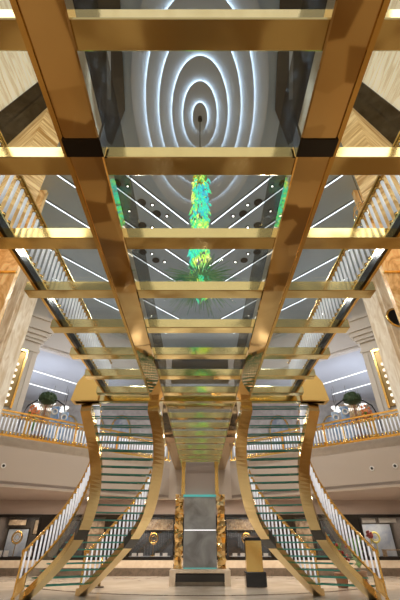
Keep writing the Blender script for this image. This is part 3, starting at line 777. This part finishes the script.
# ------------------------------------------------------------------ gallery decorations
for s in (-1, 1):
    x0, y0 = (-6.85*(-s), 15.6)
    L = SIDE[s]
    t = thing('topiary_arch', (x0, y0, ZG), 'dark green topiary dome on black arched bars behind the %s gallery railing' % L, 'topiary')
    bm = B(); ball(bm, (x0, y0, 6.55), .36, 14, .75)
    rng = random.Random(5)
    for k in range(90):
        a, b = rng.uniform(0, 2*PI), rng.uniform(-.6, 1); r = math.sqrt(1-b*b); c = V((x0+.36*r*math.cos(a), y0+.36*r*math.sin(a), 6.55+.27*b))
        ball(bm, c, .05, 5)
    obj('dome', bm, 'leafdark', t)
    bm = B()
    for sg in (-1, 1):
        tube(bm, [(x0+sg*.95, y0, ZG), (x0+sg*.95, y0, 5.8), (x0+sg*.8, y0, 6.25), (x0+sg*.45, y0, 6.48), (x0, y0, 6.5)], .03, 8)
    obj('arch_bars', bm, 'blackgloss', t)
    bm = B()
    for k in range(-4, 5):
        tube(bm, [(x0+k*.09-.3, y0, 5.2), (x0+k*.09+.3, y0, 6.3)], .012, 5); tube(bm, [(x0+k*.09+.3, y0, 5.2), (x0+k*.09-.3, y0, 6.3)], .012, 5)
    obj('trellis', bm, 'goldsat', t)
    bm = B(); lathe(bm, [(.25, ZG), (.34, ZG+.5), (.36, ZG+.55), (.3, ZG+.56)], 18, (x0, y0, 0)); obj('pot', bm, 'pot', t, True)
    bm = B(); tube(bm, [(x0, y0, ZG+.5), (x0, y0, 6.4)], .04, 8); obj('trunk', bm, 'pot', t)
    fx = x0 + .15*s
    t = thing('flower_stand', (fx, y0-.75, ZG), 'stand of orange flowers below the %s topiary dome' % L, 'flowers')
    bm = B()
    for k in range(30):
        ball(bm, (fx+rng.uniform(-.22,.22), y0-.75+rng.uniform(-.08,.08), 5.75+rng.uniform(-.25,.25)), .055, 6)
    obj('blooms', bm, 'orange', t, True)
    bm = B()
    for k in range(24):
        c = V((fx+rng.uniform(-.2,.2), y0-.75+rng.uniform(-.1,.1), 5.3+rng.uniform(-.3,.4))); ball(bm, c, .08, 5, .4)
    obj('leaves', bm, 'leaf', t)
    bm = B(); lathe(bm, [(.2, ZG), (.2, ZG+.04), (.03, ZG+.08), (.03, 5.1), (.16, 5.15), (.18, 5.35)], 14, (fx, y0-.75, 0)); obj('stand', bm, 'goldsat', t)
    for j, (dx, h, w) in enumerate(((.55, 1.75, .36), (1.0, 1.5, .30))):
        bx = x0 + dx*(-s)
        t = thing('blue_display_stand', (bx, y0-.2, ZG), '%s blue and white display stand beside the %s topiary, behind the gallery railing' % (('taller','shorter')[j], L), 'display stand')
        bm = B(); box(bm, bx-w/2, bx+w/2, y0-.22, y0-.16, ZG+.2, ZG+h); bev(bm, .02); obj('panel', bm, 'blue', t)
        bm = B(); box(bm, bx-w/2-.05, bx+w/2+.05, y0-.34, y0-.04, ZG, ZG+.05); box(bm, bx-.03, bx+.03, y0-.21, y0-.17, ZG+.05, ZG+.2); obj('foot', bm, 'blackmatt', t)
        bm = B(); torus(bm, (bx, y0-.25, ZG+h-.25), .11, .03); obj('emblem', bm, 'paper', t, True)
# round mirror on the right cream column
t = thing('round_wall_mirror', (7.15, 10.9, 7.95), 'round dark mirror with gold rim on the cream column at the right edge', 'mirror')
bm = B(); tube(bm, [(7.15, 10.93, 7.95), (7.15, 10.86, 7.95)], .36, 36); obj('glass', bm, 'blackgloss', t)
bm = B(); torus(bm, (7.15, 10.88, 7.95), .37, .045); obj('rim', bm, 'goldsat', t, True)
# wire globe lamp above the deck at right
t = thing('wire_globe_lamp', (4.75, 6.6, 8.9), 'round wire globe lamp hanging by the right amber pier', 'lamp')
for k in range(5):
    bm = B(); torus(bm, (0, 0, 0), .34, .016, n=24, k=6)
    bmesh.ops.rotate(bm, verts=bm.verts, cent=(0,0,0), matrix=Matrix.Rotation(k*PI/5, 3, 'Z')); bmesh.ops.translate(bm, verts=bm.verts, vec=(4.55, 6.6, 8.7))
    obj('hoop', bm, 'goldpale', t, True)
bm = B(); tube(bm, [(4.55, 6.6, 9.04), (4.55, 6.6, ZC)], .01, 6); obj('cord', bm, 'cable', t)
bm = B(); ball(bm, (4.55, 6.6, 8.7), .07, 10); obj('bulb', bm, 'warmlamp', t, True)
# potted plants behind the right flight
for j, (x, y, h, lab) in enumerate(((4.75, 15.0, 1.25, 'leafy green potted plant behind the right curved staircase, nearer the tower'), (5.75, 15.9, 1.5, 'taller leafy green potted plant behind the right curved staircase railing'))):
    t = thing('potted_plant', (x, y, 0), lab, 'plant')
    bm = B(); lathe(bm, [(.16, 0), (.22, .36), (.24, .38), (.2, .39)], 16, (x, y, 0)); obj('pot', bm, 'pot', t, True)
    bm = B(); rng = random.Random(20+j)
    for k in range(70):
        a = rng.uniform(0, 2*PI); r = rng.uniform(.1, .42); z = rng.uniform(.5, h)
        c = V((x, y, .35+.5*(z-.35))); tip = V((x+r*math.cos(a), y+r*math.sin(a), z)); mid = (c+tip)/2 + V((0,0,.12))
        side = V((-math.sin(a), math.cos(a), 0))*.06
        v = [bm.verts.new(p) for p in (c, mid-side, tip, mid+side)]
        bm.faces.new(v)
    obj('foliage', bm, 'leaf', t)
    bm = B(); tube(bm, [(x, y, .3), (x+.03, y, h*.7)], .025, 6); obj('stem', bm, 'pot', t)
    if j == 0:
        for k in range(14):
            bm = B(); ball(bm, (x+rng.uniform(-.3,.3), y-.2+rng.uniform(-.1,.1), 1.0+rng.uniform(-.3,.3)), .05, 6); obj('red_bloom', bm, 'red', t, True)

# ------------------------------------------------------------------ lamps of the place, plus added lights
def area(loc, size, power, col=(1,.88,.70), rot=(0,0,0), sy=None):
    l = bpy.data.lights.new('area_light', 'AREA'); l.energy = power; l.color = col; l.size = size
    if sy: l.shape = 'RECTANGLE'; l.size_y = sy
    o = bpy.data.objects.new('area_light', l); o.location = loc; o.rotation_euler = rot; COL.objects.link(o)
def point(loc, power, col=(1,.86,.66), r=.15):
    l = bpy.data.lights.new('lamp_glow', 'POINT'); l.energy = power; l.color = col; l.shadow_soft_size = r
    o = bpy.data.objects.new('lamp_glow', l); o.location = loc; COL.objects.link(o)
for s in (-1, 1):
    area((s*5.6, -1, ZC-.12), 3.0, 220, sy=6)             # lit onyx ceiling
    for (x, y) in ((7.5, 16.2), (5.0, 18.2), (9.5, 17.5)):
        point((s*x, y, 6.9), 90, (.92,.94,1), .2)         # gallery lamps
    for (x, y) in ((8.6, 16.5), (6.2, 17.2), (3.6, 17.8), (1.4, 17.6)):
        area((s*x, y, 2.80), .5, 66, (1,.86,.70))         # soffit downlights
    for (x, y) in ((2.6, 10.2), (2.2, 13.4)):
        area((s*x, y, ZC-.1), .6, 150, (1,.95,.88))        # atrium downlights
for yy in (11.6, 13.6): area((0, yy, 4.02), .4, 26, (1,.88,.74))   # unseen lights added under the bridge to brighten plinth and floor
for i, (a, b) in enumerate(wins):
    area(((a+b)/2, YW+.6, 2.22), 1.4, 22, (1,.9,.76), sy=.3)
w = bpy.data.worlds.new('world'); sc.world = w; w.use_nodes = True
w.node_tree.nodes['Background'].inputs[0].default_value = (1,.96,.90,1); w.node_tree.nodes['Background'].inputs[1].default_value = .5

# ------------------------------------------------------------------ camera and view
cam = bpy.data.cameras.new('camera'); co = bpy.data.objects.new('camera', cam); COL.objects.link(co)
co.location = (0, 0, 1.3); co.rotation_euler = (PI/2 + math.atan(240/352), 0, 0)
cam.sensor_fit = 'HORIZONTAL'; cam.sensor_width = 36; cam.lens = 352/400*36; cam.clip_start = .05; cam.clip_end = 200
sc.camera = co
sc.view_settings.view_transform = 'Standard'; sc.view_settings.look = 'None'; sc.view_settings.gamma = 1; sc.view_settings.use_curve_mapping = False
sc.view_settings.exposure = 0
sc.cycles.use_denoising = True
sc.cycles.transparent_max_bounces = 40; sc.cycles.max_bounces = 10; sc.cycles.glossy_bounces = 6
sc.cycles.sample_clamp_indirect = 6; sc.cycles.caustics_reflective = False; sc.cycles.caustics_refractive = False
